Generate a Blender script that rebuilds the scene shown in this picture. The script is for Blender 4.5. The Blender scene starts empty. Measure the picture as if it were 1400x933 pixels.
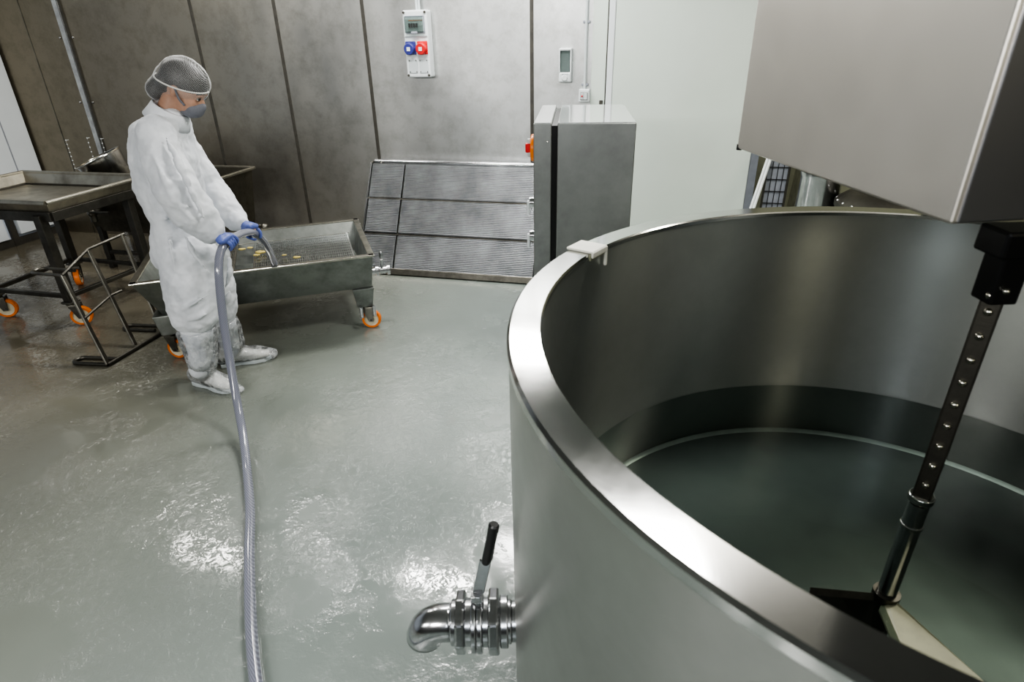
import bpy, bmesh, math, random
from mathutils import Vector, Matrix, Euler
random.seed(7)
PI = math.pi
COL = bpy.context.scene.collection
# ------------------------------------------------------------------ camera model (metres; z up)
F, PITCH, ROLL, H = 829.88, 0.4632, 0.0221, 1.70
cf = Vector((0, math.cos(PITCH), -math.sin(PITCH))); cr0 = Vector((1, 0, 0)); cd0 = cf.cross(cr0)
cr = cr0*math.cos(ROLL) + cd0*math.sin(ROLL); cd = -cr0*math.sin(ROLL) + cd0*math.cos(ROLL)
EYE = Vector((0, 0, H))
def ray(px, py): return cr*(px-700) + cd*(py-466.5) + cf*F
def Z(px, py, z):
    v = ray(px, py); return EYE + v*((z-H)/v.z)
def W(px, py, y):
    v = ray(px, py); return EYE + v*(y/v.y)
YAW = math.radians(-14.2)
RD = Vector((math.cos(YAW), math.sin(YAW), 0)); RN = Vector((-math.sin(YAW), math.cos(YAW), 0))
WN = 4.86
def RM(s, n, z=0): return RD*s + RN*n + Vector((0, 0, z))
def RP(px, py, n):
    v = ray(px, py); t = n/(v.dot(RN)); p = EYE + v*t; return p
def RPs(px, py, n):
    p = RP(px, py, n); return p.dot(RD), p.z

# ------------------------------------------------------------------ mesh helpers
class MB:
    def __init__(s): s.bm = bmesh.new()
    def _add(s, bm2, M=None):
        if M is not None: bm2.transform(M)
        me = bpy.data.meshes.new('t'); bm2.to_mesh(me); bm2.free(); s.bm.from_mesh(me); bpy.data.meshes.remove(me); return s
    def box(s, c, size, rot=None, taper=None):
        b = bmesh.new(); bmesh.ops.create_cube(b, size=1)
        for v in b.verts:
            k = 1.0
            if taper and v.co.z < 0: v.co.x *= taper[0]; v.co.y *= taper[1]
            v.co = Vector((v.co.x*size[0], v.co.y*size[1], v.co.z*size[2]))
        M = Matrix.Translation(Vector(c)) @ (rot.to_4x4() if rot is not None else Matrix.Identity(4))
        return s._add(b, M)
    def bx(s, x0, x1, y0, y1, z0, z1):
        return s.box(((x0+x1)/2, (y0+y1)/2, (z0+z1)/2), (abs(x1-x0), abs(y1-y0), abs(z1-z0)))
    def bar(s, p0, p1, w, h=None, up=(0, 0, 1)):
        p0 = Vector(p0); p1 = Vector(p1); h = h or w; d = (p1-p0); L = d.length; d.normalize()
        u = Vector(up)
        if abs(d.dot(u)) > .98: u = Vector((0, 1, 0))
        x = d.cross(u).normalized(); y = x.cross(d).normalized()
        R = Matrix((x, y, d)).transposed()
        return s.box((p0+p1)/2, (w, h, L), R)
    def cyl(s, p0, p1, r0, r1=None, seg=24, cap=True):
        p0 = Vector(p0); p1 = Vector(p1); r1 = r0 if r1 is None else r1; d = p1-p0
        b = bmesh.new(); bmesh.ops.create_cone(b, cap_ends=cap, segments=seg, radius1=r0, radius2=r1, depth=d.length)
        R = d.to_track_quat('Z', 'Y').to_matrix().to_4x4()
        return s._add(b, Matrix.Translation((p0+p1)/2) @ R)
    def sph(s, c, r, sub=2, rot=None):
        b = bmesh.new(); bmesh.ops.create_icosphere(b, subdivisions=sub, radius=1)
        if not hasattr(r, '__len__'): r = (r, r, r)
        M = Matrix.Translation(Vector(c)) @ (rot.to_4x4() if rot is not None else Matrix.Identity(4)) @ Matrix.Diagonal((r[0], r[1], r[2], 1))
        return s._add(b, M)
    def chain(s, pts, n=7, sub=2):          # overlapping ellipsoids along a list of (point, radius or (rx,ry,rz))
        def rr(r): return Vector(r) if hasattr(r, '__len__') else Vector((r, r, r))
        for (a, ra), (b, rb) in zip(pts[:-1], pts[1:]):
            a = Vector(a); b = Vector(b); ra = rr(ra); rb = rr(rb)
            for i in range(n+1):
                t = i/n; s.sph(a.lerp(b, t), ra.lerp(rb, t), sub)
        return s
    def tube(s, pts, r, seg=14, closed=False, cap=True):
        pts = [Vector(p) for p in pts]; n = len(pts); rings = []; prev = None
        for i, p in enumerate(pts):
            if closed: t = pts[(i+1) % n]-pts[i-1]
            else: t = pts[min(i+1, n-1)]-pts[max(i-1, 0)]
            t.normalize()
            if prev is None:
                u = Vector((0, 0, 1)) if abs(t.z) < .9 else Vector((1, 0, 0)); x = t.cross(u).normalized()
            else:
                x = (prev - t*prev.dot(t)).normalized()
            prev = x; y = t.cross(x); rad = r[i] if hasattr(r, '__len__') else r
            rings.append([s.bm.verts.new(p + x*math.cos(a)*rad + y*math.sin(a)*rad) for a in [2*PI*k/seg for k in range(seg)]])
        m = n if closed else n-1
        for i in range(m):
            A = rings[i]; B = rings[(i+1) % n]
            for k in range(seg): s.bm.faces.new((A[k], A[(k+1) % seg], B[(k+1) % seg], B[k]))
        if cap and not closed:
            s.bm.faces.new(rings[0][::-1]); s.bm.faces.new(rings[-1])
        return s
    def lathe(s, prof, seg=64, M=None, a0=0, a1=2*PI):
        full = abs(a1-a0-2*PI) < 1e-6; b = bmesh.new(); rings = []
        for (r, z) in prof:
            if r < 1e-6: rings.append([b.verts.new((0, 0, z))])
            else: rings.append([b.verts.new((r*math.cos(a), r*math.sin(a), z)) for a in [a0+(a1-a0)*k/seg for k in range(seg if full else seg+1)]])
        for A, B in zip(rings[:-1], rings[1:]):
            m = seg
            for k in range(m):
                k2 = (k+1) % seg if full else k+1
                if len(A) == 1 and len(B) == 1: continue
                if len(A) == 1: b.faces.new((A[0], B[k2], B[k]))
                elif len(B) == 1: b.faces.new((A[k], A[k2], B[0]))
                else: b.faces.new((A[k], A[k2], B[k2], B[k]))
        bmesh.ops.recalc_face_normals(b, faces=b.faces)
        return s._add(b, M)
    def poly(s, pts, thick, nrm):           # extruded polygon
        b = bmesh.new(); vs = [b.verts.new(Vector(p)) for p in pts]; f = b.faces.new(vs)
        r = bmesh.ops.extrude_face_region(b, geom=[f]); nv = [g for g in r['geom'] if isinstance(g, bmesh.types.BMVert)]
        bmesh.ops.translate(b, verts=nv, vec=Vector(nrm)*thick); bmesh.ops.recalc_face_normals(b, faces=b.faces)
        return s._add(b)
    def frustum(s, top, bot, z1, z0, closed_top=False, closed_bottom=True):   # four-sided walls from top rect (x0,x1,y0,y1) to bottom rect
        b = bmesh.new()
        def R(r, z): return [b.verts.new(p) for p in ((r[0], r[2], z), (r[1], r[2], z), (r[1], r[3], z), (r[0], r[3], z))]
        T = R(top, z1); B = R(bot, z0)
        for k in range(4): b.faces.new((B[k], B[(k+1) % 4], T[(k+1) % 4], T[k]))
        if closed_bottom: b.faces.new(B[::-1])
        if closed_top: b.faces.new(T)
        return s._add(b)
    def build(s, name, mat, parent=None, world=None, bevel=0, smooth=False, segs=2, solid=0):
        if world is not None: s.bm.transform(world.matrix_basis.inverted())
        me = bpy.data.meshes.new(name); s.bm.to_mesh(me); s.bm.free()
        me.materials.append(mat); o = bpy.data.objects.new(name, me); COL.objects.link(o)
        if parent is not None: o.parent = parent
        if smooth:
            for p in me.polygons: p.use_smooth = True
            if smooth != 'all':
                me.update()
                bm = bmesh.new(); bm.from_mesh(me)
                for e in bm.edges:
                    if len(e.link_faces) == 2 and e.calc_face_angle(0) > math.radians(38): e.smooth = False
                bm.to_mesh(me); bm.free()
        if solid:
            m = o.modifiers.new('sol', 'SOLIDIFY'); m.thickness = solid; m.offset = 0
        if bevel:
            m = o.modifiers.new('bev', 'BEVEL'); m.width = bevel; m.segments = segs; m.limit_method = 'ANGLE'; m.angle_limit = math.radians(35)
            m.harden_normals = False
        return o
def remesh(o, vox, smooth=6, fac=.5, disp=None):
    m = o.modifiers.new('r', 'REMESH'); m.mode = 'VOXEL'; m.voxel_size = vox; m.use_smooth_shade = True
    m = o.modifiers.new('s', 'SMOOTH'); m.iterations = smooth; m.factor = fac
    for (kind, size, st) in (disp or []):
        t = bpy.data.textures.new('tx', kind); t.noise_scale = size
        if kind == 'CLOUDS': t.noise_depth = 3
        d = o.modifiers.new('d', 'DISPLACE'); d.texture = t; d.strength = st; d.mid_level = .5; d.texture_coords = 'GLOBAL'
    return o
def tag(o, label=None, cat=None, group=None, kind=None):
    if label: o['label'] = label
    if cat: o['category'] = cat
    if group: o['group'] = group
    if kind: o['kind'] = kind
    return o
def thing(name, label, cat, loc=(0, 0, 0), rz=0, group=None):
    o = bpy.data.objects.new(name, None); COL.objects.link(o); o.location = loc; o.rotation_euler = (0, 0, rz)
    o.matrix_basis = Matrix.Translation(Vector(loc)) @ Matrix.Rotation(rz, 4, 'Z'); o.empty_display_size = .1
    return tag(o, label, cat, group)
def struct(o): o['kind'] = 'structure'; return o
def arc(c, r, a0, a1, n, ax, ay): return [Vector(c)+Vector(ax)*r*math.cos(a0+(a1-a0)*i/n)+Vector(ay)*r*math.sin(a0+(a1-a0)*i/n) for i in range(n+1)]
def smoothpath(P, n=8):
    P = [Vector(p) for p in P]; out = []
    Q = [P[0]*2-P[1]] + P + [P[-1]*2-P[-2]]
    for i in range(1, len(Q)-2):
        p0, p1, p2, p3 = Q[i-1:i+3]
        for k in range(n):
            t = k/n; out.append(.5*((2*p1)+(p2-p0)*t+(2*p0-5*p1+4*p2-p3)*t*t+(3*p1-p0-3*p2+p3)*t**3))
    out.append(P[-1]); return out

# ------------------------------------------------------------------ materials
def lin(c): return tuple(((x/255)/12.92 if x/255 <= .04045 else ((x/255+.055)/1.055)**2.4) for x in c)+(1,)
def newmat(name):
    m = bpy.data.materials.new(name); m.use_nodes = True; nt = m.node_tree; b = nt.nodes['Principled BSDF']; return m, nt, b
def N_(nt, t, **k):
    n = nt.nodes.new(t)
    for a, v in k.items(): setattr(n, a, v)
    return n
def noise(nt, scale=(1, 1, 1), ns=5, detail=4, rough=.6, coord='Object', rot=None):
    tc = N_(nt, 'ShaderNodeTexCoord'); mp = N_(nt, 'ShaderNodeMapping'); mp.inputs['Scale'].default_value = scale
    if rot: mp.inputs['Rotation'].default_value = rot
    nt.links.new(tc.outputs[coord], mp.inputs[0]); n = N_(nt, 'ShaderNodeTexNoise')
    n.inputs['Scale'].default_value = ns; n.inputs['Detail'].default_value = detail; n.inputs['Roughness'].default_value = rough
    nt.links.new(mp.outputs[0], n.inputs['Vector']); return n
def ramp(nt, src, stops):
    r = N_(nt, 'ShaderNodeValToRGB'); e = r.color_ramp.elements
    while len(e) < len(stops): e.new(.5)
    for i, (p, c) in enumerate(stops):
        e[i].position = p; e[i].color = c if hasattr(c, '__len__') else (c, c, c, 1)
    nt.links.new(src, r.inputs[0]); return r
def bump(nt, b, src, st, dist=.01, prev=None):
    n = N_(nt, 'ShaderNodeBump'); n.inputs['Strength'].default_value = st; n.inputs['Distance'].default_value = dist
    nt.links.new(src, n.inputs['Height'])
    if prev: nt.links.new(prev.outputs[0], n.inputs['Normal'])
    nt.links.new(n.outputs[0], b.inputs['Normal']); return n
def mul(nt, a, bsrc, op='MULTIPLY'):
    m = N_(nt, 'ShaderNodeMath', operation=op)
    for i, v in enumerate((a, bsrc)):
        if hasattr(v, 'is_linked') or hasattr(v, 'links'): nt.links.new(v, m.inputs[i])
        else: m.inputs[i].default_value = v
    return m
def steel(name, c=(160, 162, 160), rough=.28, rv=.12, brush=(1, 1, 60), bs=.12, dirt=.25, aniso=0, dirtscale=3, wav=0, metal=1.0, tan=None, det=6):
    m, nt, b = newmat(name); b.inputs['Metallic'].default_value = metal
    n1 = noise(nt, (1, 1, 1), dirtscale, det, .65); n2 = noise(nt, brush, 12, 3, .6)
    c0 = lin(c); c1 = lin(tuple(x*(1-dirt) for x in c))
    r = ramp(nt, n1.outputs[0], [(.35, c1), (.62, c0)]); nt.links.new(r.outputs[0], b.inputs['Base Color'])
    r2 = ramp(nt, n1.outputs[0], [(.3, min(1, rough+rv)), (.7, max(.03, rough-rv*.4))]); nt.links.new(r2.outputs[0], b.inputs['Roughness'])
    bp = bump(nt, b, n2.outputs[0], bs, .002) if bs else None
    if wav:
        n3 = noise(nt, (1, 1, .5), 2.2, 1, .5); bump(nt, b, n3.outputs[0], wav, .05, bp)
    if aniso:
        b.inputs['Anisotropic'].default_value = aniso
        if tan:
            t = N_(nt, 'ShaderNodeTangent', direction_type='RADIAL', axis='Z'); nt.links.new(t.outputs[0], b.inputs['Tangent']); b.inputs['Anisotropic Rotation'].default_value = tan
    return m
def plain(name, c, rough=.5, metal=0, nv=.08, ns=20, bs=.05, **k):
    m, nt, b = newmat(name); n = noise(nt, ns=ns)
    r = ramp(nt, n.outputs[0], [(.3, lin(tuple(x*(1-nv) for x in c))), (.7, lin(c))]); nt.links.new(r.outputs[0], b.inputs['Base Color'])
    b.inputs['Roughness'].default_value = rough; b.inputs['Metallic'].default_value = metal
    if bs: bump(nt, b, n.outputs[0], bs, .002)
    for a, v in k.items(): b.inputs[a.replace('_', ' ')].default_value = v
    return m
M = {}
VT = .25
M['vat_out'] = steel('vat_outer_steel', (188, 190, 186), .34, .08, (1, 1, 45), 0, .10, .5, 1.2, tan=VT)
M['vat_in'] = steel('vat_inner_steel', (172, 176, 172), .32, .05, (1, 1, 45), 0, .10, .85, 1.5, tan=VT, metal=.88)
M['rim'] = steel('vat_rim_steel', (205, 206, 204), .075, .09, (20, 20, 20), .02, .10, 0, 2.5)
M['vat_bottom'] = steel('vat_bottom_steel', (132, 138, 135), .34, .12, (30, 3, 1), .15, .15, 0, 3, metal=.6, det=2)
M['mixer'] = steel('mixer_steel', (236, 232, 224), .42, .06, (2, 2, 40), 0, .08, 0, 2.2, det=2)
M['mixfront'] = steel('mixer_front_steel', (196, 196, 200), .32, .04, (2, 2, 40), 0, .08, 0, 2.2, det=2)  # darker copy of the mixer steel: shade of the front put into colour
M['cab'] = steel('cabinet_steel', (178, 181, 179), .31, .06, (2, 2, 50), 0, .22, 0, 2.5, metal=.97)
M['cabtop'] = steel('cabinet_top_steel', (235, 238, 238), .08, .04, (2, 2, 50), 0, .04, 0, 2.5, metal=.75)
M['cart'] = steel('cart_steel', (150, 154, 150), .36, .14, (40, 4, 4), .12, .25, 0, 5)
M['cartrim'] = steel('cart_rim_steel', (215, 212, 200), .18, .07, (30, 30, 4), .15, .25, 0, 12)
M['tray'] = steel('tray_steel', (178, 174, 162), .34, .14, (30, 4, 4), .12, .25, 0, 4)
M['dark_steel'] = steel('dark_steel', (98, 96, 90), .42, .14, (4, 4, 30), .12, .3, 0, 5)
M['bar'] = steel('bar_steel', (128, 126, 118), .36, .14, (4, 4, 20), .10, .3, 0, 9)
M['chrome'] = steel('polished_steel', (205, 206, 208), .17, .06, (10, 10, 10), .04, .12, 0, 14)
M['sink'] = steel('sink_steel', (112, 108, 96), .42, .14, (4, 4, 30), .12, .3, 0, 4)
M['tankd'] = plain('dark_painted_tank', (40, 41, 45), .55)
M['rubber'] = plain('black_rubber', (18, 18, 19), .45)
M['black'] = plain('black_plastic', (10, 10, 11), .28)
M['orange'] = plain('orange_wheel', (236, 120, 18), .45, nv=.2)
M['hub'] = plain('cream_hub', (214, 205, 178), .45, nv=.15)
M['pvc'] = plain('white_plastic', (214, 220, 222), .38, nv=.03)
M['pvc2'] = plain('grey_white_plastic', (190, 198, 200), .4, nv=.03)
M['blue'] = plain('blue_plastic', (52, 56, 130), .4)
M['red'] = plain('red_plastic', (205, 28, 34), .35)
M['orangep'] = plain('orange_plastic', (245, 130, 10), .35)
M['weld'] = plain('bright_weld', (190, 196, 190), .35, metal=.3)
M['blade'] = plain('pale_scraper_blade', (226, 226, 196), .4)  # pale tone stands for the light caught by one paddle plate
M['clip'] = plain('ivory_clip', (214, 214, 204), .45)
M['greenwhite'] = plain('pale_green_wall', (203, 214, 206), .5, nv=.04, ns=1.2, bs=.02)
M['white_frame'] = plain('white_frame', (214, 220, 224), .4, nv=.03, ns=3)
M['grey_frame'] = plain('grey_frame', (140, 145, 155), .4)
M['olive'] = plain('olive_wall', (150, 152, 130), .6)
M['seam'] = plain('dark_seam', (62, 60, 54), .5, nv=.3)
M['ceiling'] = plain('ceiling_white', (128, 131, 128), .8, nv=.02, ns=2)
M['backwall'] = plain('rear_wall_grey', (62, 64, 64), .6, nv=.1, ns=2)
M['leftwall'] = plain('left_wall_white', (188, 198, 212), .5, nv=.05, ns=2)
M['skin'] = plain('skin', (176, 136, 114), .5, nv=.08, ns=40)
M['hair'] = plain('dark_hair', (22, 19, 18), .5, nv=.4, ns=60, bs=.3)
M['mask'] = plain('grey_mask', (104, 106, 114), .8, nv=.08, ns=200, bs=.3)
M['glove'] = plain('blue_glove', (84, 100, 168), .42, nv=.12, ns=60, bs=.25)
M['sole'] = plain('white_sole', (215, 215, 210), .5)
M['lace'] = plain('grey_lace', (150, 150, 150), .7)
M['curd'] = plain('yellow_curd', (196, 178, 96), .6, nv=.3, ns=60, bs=.4)

def m_wall():
    m, nt, b = newmat('wall_steel_sheet'); b.inputs['Metallic'].default_value = .93
    n1 = noise(nt, (1, 1, .45), 1.6, 8, .68); n2 = noise(nt, (1, 1, .25), 26, 4, .7); n4 = noise(nt, (1, 1, 1), 9, 6, .75)
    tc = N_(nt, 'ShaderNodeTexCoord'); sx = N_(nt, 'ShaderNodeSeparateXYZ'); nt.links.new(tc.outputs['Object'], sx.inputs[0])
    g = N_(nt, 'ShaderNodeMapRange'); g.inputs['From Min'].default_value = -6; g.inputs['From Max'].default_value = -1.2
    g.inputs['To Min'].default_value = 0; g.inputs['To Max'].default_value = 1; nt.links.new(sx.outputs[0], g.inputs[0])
    cr_ = ramp(nt, g.outputs[0], [(0, lin((136, 128, 112))), (.45, lin((160, 155, 144))), (.8, lin((188, 189, 187))), (1, lin((206, 208, 208)))])  # light falloff put into the colour: left end darker and browner
    d = ramp(nt, n4.outputs[0], [(.30, (.72, .72, .70, 1)), (.55, (1, 1, 1, 1))])
    mx = N_(nt, 'ShaderNodeMix', data_type='RGBA', blend_type='MULTIPLY'); mx.inputs[0].default_value = .8
    nt.links.new(cr_.outputs[0], mx.inputs[6]); nt.links.new(d.outputs[0], mx.inputs[7]); nt.links.new(mx.outputs[2], b.inputs['Base Color'])
    r = ramp(nt, n1.outputs[0], [(.3, .48), (.7, .30)]); nt.links.new(r.outputs[0], b.inputs['Roughness'])
    n3 = noise(nt, (1.2, 1, .6), 1.5, 1, .4); bp = bump(nt, b, n3.outputs[0], .5, .06); bump(nt, b, n2.outputs[0], .05, .003, bp)
    return m
M['wall'] = m_wall()

def m_floor():
    m, nt, b = newmat('wet_epoxy_floor')
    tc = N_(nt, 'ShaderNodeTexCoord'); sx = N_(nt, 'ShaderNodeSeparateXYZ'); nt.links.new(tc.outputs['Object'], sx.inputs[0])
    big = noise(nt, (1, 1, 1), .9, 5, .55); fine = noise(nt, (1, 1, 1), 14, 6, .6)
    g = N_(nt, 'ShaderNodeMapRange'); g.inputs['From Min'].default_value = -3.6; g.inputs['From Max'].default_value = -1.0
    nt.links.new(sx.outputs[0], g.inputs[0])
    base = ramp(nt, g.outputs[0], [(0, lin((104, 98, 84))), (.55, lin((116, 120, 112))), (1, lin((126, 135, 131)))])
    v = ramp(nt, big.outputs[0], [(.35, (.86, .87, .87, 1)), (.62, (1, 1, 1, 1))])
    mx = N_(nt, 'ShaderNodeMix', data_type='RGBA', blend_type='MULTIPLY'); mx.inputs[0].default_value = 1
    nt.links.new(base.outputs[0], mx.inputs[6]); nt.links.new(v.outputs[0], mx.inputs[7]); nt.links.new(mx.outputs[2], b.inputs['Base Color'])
    # wet film: patches of smooth water with rippled, beaded edges
    wet = noise(nt, (1, 1, 1), 1.7, 7, .62); w = ramp(nt, wet.outputs[0], [(.42, 0), (.50, 1)])
    r = ramp(nt, wet.outputs[0], [(.40, .34), (.49, .14), (.60, .07)]); nt.links.new(r.outputs[0], b.inputs['Roughness'])
    b.inputs['Specular IOR Level'].default_value = .5; b.inputs['Coat Weight'].default_value = .35; b.inputs['Coat Roughness'].default_value = .05
    vo = noise(nt, (1, 1, 1), 26, 6, .7); vo.inputs['Distortion'].default_value = 1.2
    vr = ramp(nt, vo.outputs[0], [(.47, 0), (.56, 1)])
    patch = noise(nt, (1, 1, 1), 1.3, 3, .5); pr = ramp(nt, patch.outputs[0], [(.44, 0), (.56, 1)])
    h = mul(nt, vr.outputs[0], pr.outputs[0])
    b1 = bump(nt, b, h.outputs[0], .30, .004)
    b2 = bump(nt, b, w.outputs[0], .25, .006, b1)
    b3 = bump(nt, b, fine.outputs[0], .07, .006, b2)
    nt.links.new(b3.outputs[0], b.inputs['Coat Normal'])
    return m
M['floor'] = m_floor()

def m_clear(name, tint=(1, 1, 1, 1), base=.04, gloss=.05, white=0.0, nscale=30, noisy=0, fres=1.45, bst=.3):
    m = bpy.data.materials.new(name); m.use_nodes = True; nt = m.node_tree; nt.nodes.clear()
    out = N_(nt, 'ShaderNodeOutputMaterial'); tr = N_(nt, 'ShaderNodeBsdfTransparent'); tr.inputs[0].default_value = tint
    gl = N_(nt, 'ShaderNodeBsdfGlossy'); gl.inputs['Roughness'].default_value = gloss
    fr = N_(nt, 'ShaderNodeFresnel'); fr.inputs[0].default_value = fres; mix = N_(nt, 'ShaderNodeMixShader')
    n = noise(nt, (1, 1, 1), nscale, 4, .6); bp = N_(nt, 'ShaderNodeBump'); bp.inputs['Strength'].default_value = bst; bp.inputs['Distance'].default_value = .003
    nt.links.new(n.outputs[0], bp.inputs['Height']); nt.links.new(bp.outputs[0], gl.inputs['Normal']); nt.links.new(bp.outputs[0], fr.inputs['Normal'])
    nt.links.new(fr.outputs[0], mix.inputs[0]); nt.links.new(tr.outputs[0], mix.inputs[1]); nt.links.new(gl.outputs[0], mix.inputs[2])
    last = mix
    if white:
        df = N_(nt, 'ShaderNodeBsdfDiffuse'); df.inputs[0].default_value = (.75, .77, .78, 1); m2 = N_(nt, 'ShaderNodeMixShader')
        if noisy:
            r = ramp(nt, n.outputs[0], [(.4, white*.35), (.6, min(1, white*1.6))]); nt.links.new(r.outputs[0], m2.inputs[0])
        else: m2.inputs[0].default_value = white
        nt.links.new(mix.outputs[0], m2.inputs[1]); nt.links.new(df.outputs[0], m2.inputs[2]); last = m2
    nt.links.new(last.outputs[0], out.inputs[0]); return m
M['water'] = m_clear('still_water', (.62, .68, .66, 1), gloss=.02, nscale=3, fres=1.33, bst=.03)
M['plastic'] = m_clear('clear_boot_plastic', (.93, .94, .95, 1), gloss=.12, white=.22, nscale=28, noisy=1, bst=.35)
M['window'] = m_clear('grey_window_plastic', (.62, .68, .66, 1), gloss=.12, white=.03, nscale=10, fres=1.2)

def m_net():
    m = bpy.data.materials.new('hairnet_mesh'); m.use_nodes = True; nt = m.node_tree; b = nt.nodes['Principled BSDF']
    b.inputs['Base Color'].default_value = (.82, .83, .84, 1); b.inputs['Roughness'].default_value = .5
    tc = N_(nt, 'ShaderNodeTexCoord'); mp = N_(nt, 'ShaderNodeMapping'); mp.inputs['Rotation'].default_value = (0, .5, 0)
    nt.links.new(tc.outputs['Object'], mp.inputs[0]); wv = N_(nt, 'ShaderNodeTexWave', bands_direction='X'); wv.inputs['Scale'].default_value = 62; wv.inputs['Distortion'].default_value = 5; wv.inputs['Detail'].default_value = 3
    nt.links.new(mp.outputs[0], wv.inputs['Vector']); r = ramp(nt, wv.outputs['Fac'], [(.45, .03), (.95, .30)])
    lw = N_(nt, 'ShaderNodeLayerWeight'); lw.inputs[0].default_value = .42; r3 = ramp(nt, lw.outputs['Facing'], [(.45, 0), (.95, .9)])
    mx = mul(nt, r.outputs[0], r3.outputs[0], 'MAXIMUM'); nt.links.new(mx.outputs[0], b.inputs['Alpha'])
    bump(nt, b, wv.outputs['Fac'], .5, .003); return m
M['net'] = m_net()

def m_cover():
    m, nt, b = newmat('white_coverall_fabric')
    n = noise(nt, (1, 1, .7), 6, 5, .6); r = ramp(nt, n.outputs[0], [(.35, lin((192, 196, 202))), (.65, lin((222, 225, 230)))])
    nt.links.new(r.outputs[0], b.inputs['Base Color']); b.inputs['Roughness'].default_value = .62
    b.inputs['Subsurface Weight'].default_value = .08; b.inputs['Subsurface Radius'].default_value = (.03, .03, .03)
    mu = N_(nt, 'ShaderNodeTexNoise'); mu.noise_type = 'RIDGED_MULTIFRACTAL'; mu.inputs['Scale'].default_value = 7; mu.inputs['Detail'].default_value = 3
    tc = N_(nt, 'ShaderNodeTexCoord'); mp = N_(nt, 'ShaderNodeMapping'); mp.inputs['Scale'].default_value = (1.3, 1, .55); mp.inputs['Rotation'].default_value = (0, .35, 0)
    nt.links.new(tc.outputs['Object'], mp.inputs[0]); nt.links.new(mp.outputs[0], mu.inputs['Vector'])
    b1 = bump(nt, b, mu.outputs[0], .6, .016); n2 = noise(nt, ns=80); bump(nt, b, n2.outputs[0], .08, .002, b1); return m
M['cover'] = m_cover()

def m_hose():
    m, nt, b = newmat('clear_grey_braided_hose'); b.inputs['Roughness'].default_value = .14
    b.inputs['Coat Weight'].default_value = .5
    tc = N_(nt, 'ShaderNodeTexCoord'); ck = N_(nt, 'ShaderNodeTexWave', bands_direction='DIAGONAL'); ck.inputs['Scale'].default_value = 60; ck.inputs['Distortion'].default_value = .5
    nt.links.new(tc.outputs['Object'], ck.inputs['Vector']); r = ramp(nt, ck.outputs['Fac'], [(.3, lin((100, 102, 114))), (.8, lin((126, 129, 142)))])
    nt.links.new(r.outputs[0], b.inputs['Base Color']); return m
M['hose'] = m_hose()

def m_mesh_sheet():
    m, nt, b = newmat('ridged_drain_sheet'); b.inputs['Metallic'].default_value = .9; b.inputs['Roughness'].default_value = .34
    tc = N_(nt, 'ShaderNodeTexCoord')
    wv = N_(nt, 'ShaderNodeTexWave', bands_direction='Z'); wv.inputs['Scale'].default_value = 26; wv.inputs['Distortion'].default_value = .6
    nt.links.new(tc.outputs['Object'], wv.inputs['Vector']); n = noise(nt, (1, 1, 1), 60, 4, .7); n2 = noise(nt, (1, 1, 1), 5, 4, .6)
    r = ramp(nt, n2.outputs[0], [(.3, lin((84, 86, 88))), (.7, lin((112, 114, 117)))]); nt.links.new(r.outputs[0], b.inputs['Base Color'])
    b1 = bump(nt, b, wv.outputs['Fac'], .55, .005); bump(nt, b, n.outputs[0], .6, .005, b1); return m
M['ridged'] = m_mesh_sheet()

# ------------------------------------------------------------------ ROOM
S0, S1, N0, CEIL = -6.02, 4.2, -3.2, 2.95
R0 = Matrix.Rotation(YAW, 4, 'Z')
def room_obj(mb, name, mat, **k):
    o = mb.build(name, mat, **k); o.rotation_euler = (0, 0, YAW); return struct(o)
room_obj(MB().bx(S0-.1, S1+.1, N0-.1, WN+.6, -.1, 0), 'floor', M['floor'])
room_obj(MB().bx(S0-.1, S1+.1, N0-.1, WN+.6, CEIL, CEIL+.1), 'ceiling', M['ceiling'])
SE = -.585
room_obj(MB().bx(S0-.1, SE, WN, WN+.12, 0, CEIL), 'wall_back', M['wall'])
room_obj(MB().bx(.66, S1+.1, WN+.3, WN+.4, 0, CEIL), 'wall_right_back', M['olive'])
room_obj(MB().bx(.60, .66, WN, WN+.4, 0, CEIL), 'trim_1', M['grey_frame'])
room_obj(MB().bx(S0-.1, S0, N0, WN, 0, CEIL), 'wall_left', M['leftwall'])
room_obj(MB().bx(S1, S1+.1, N0, WN+.4, 0, CEIL), 'wall_right', M['backwall'])
room_obj(MB().bx(S0, S1, N0-.1, N0, 0, CEIL), 'wall_front', M['backwall'])
# door frame and sliding panel
room_obj(MB().bx(SE, -.455, WN-.004, WN+.12, 0, CEIL), 'trim_2', M['greenwhite'], bevel=.004)
room_obj(MB().bx(-.482, -.470, WN-.006, WN+.1, 0, CEIL), 'trim_3', M['seam'])
room_obj(MB().bx(-.470, -.425, WN-.035, WN+.1, 0, CEIL), 'trim_4', M['white_frame'], bevel=.006)
d = room_obj(MB().bx(-.425, .60, WN-.03, WN+.1, 0, CEIL), 'door_1', M['greenwhite'], bevel=.004)
# wall seams
for i, s in enumerate([-1.03, -2.35, -3.103, -3.868]):
    room_obj(MB().bx(s-.014, s+.014, WN-.004, WN+.01, 0, CEIL), 'trim_%d' % (5+i), M['seam'], bevel=.002)
mb = MB().bx(-5.225, -5.165, WN-.018, WN, 0, CEIL)
room_obj(mb, 'trim_9', M['chrome'], bevel=.006)
room_obj(MB().bx(-5.165, -5.145, WN-.01, WN, 0, CEIL), 'trim_10', M['seam'])
room_obj(MB().bx(-5.60, -5.592, WN-.003, WN, 0, CEIL), 'trim_11', M['bar'])
for i, z in enumerate((1.55, 1.95)):
    pass
mb = MB()
for z in (.75, 1.25, 1.78, 2.3):
    for s in (-5.26, -5.12): mb.sph(RM(s, WN-.004, z), .012, 1)
o = mb.build('trim_12', M['chrome'], smooth='all'); struct(o)
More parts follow.
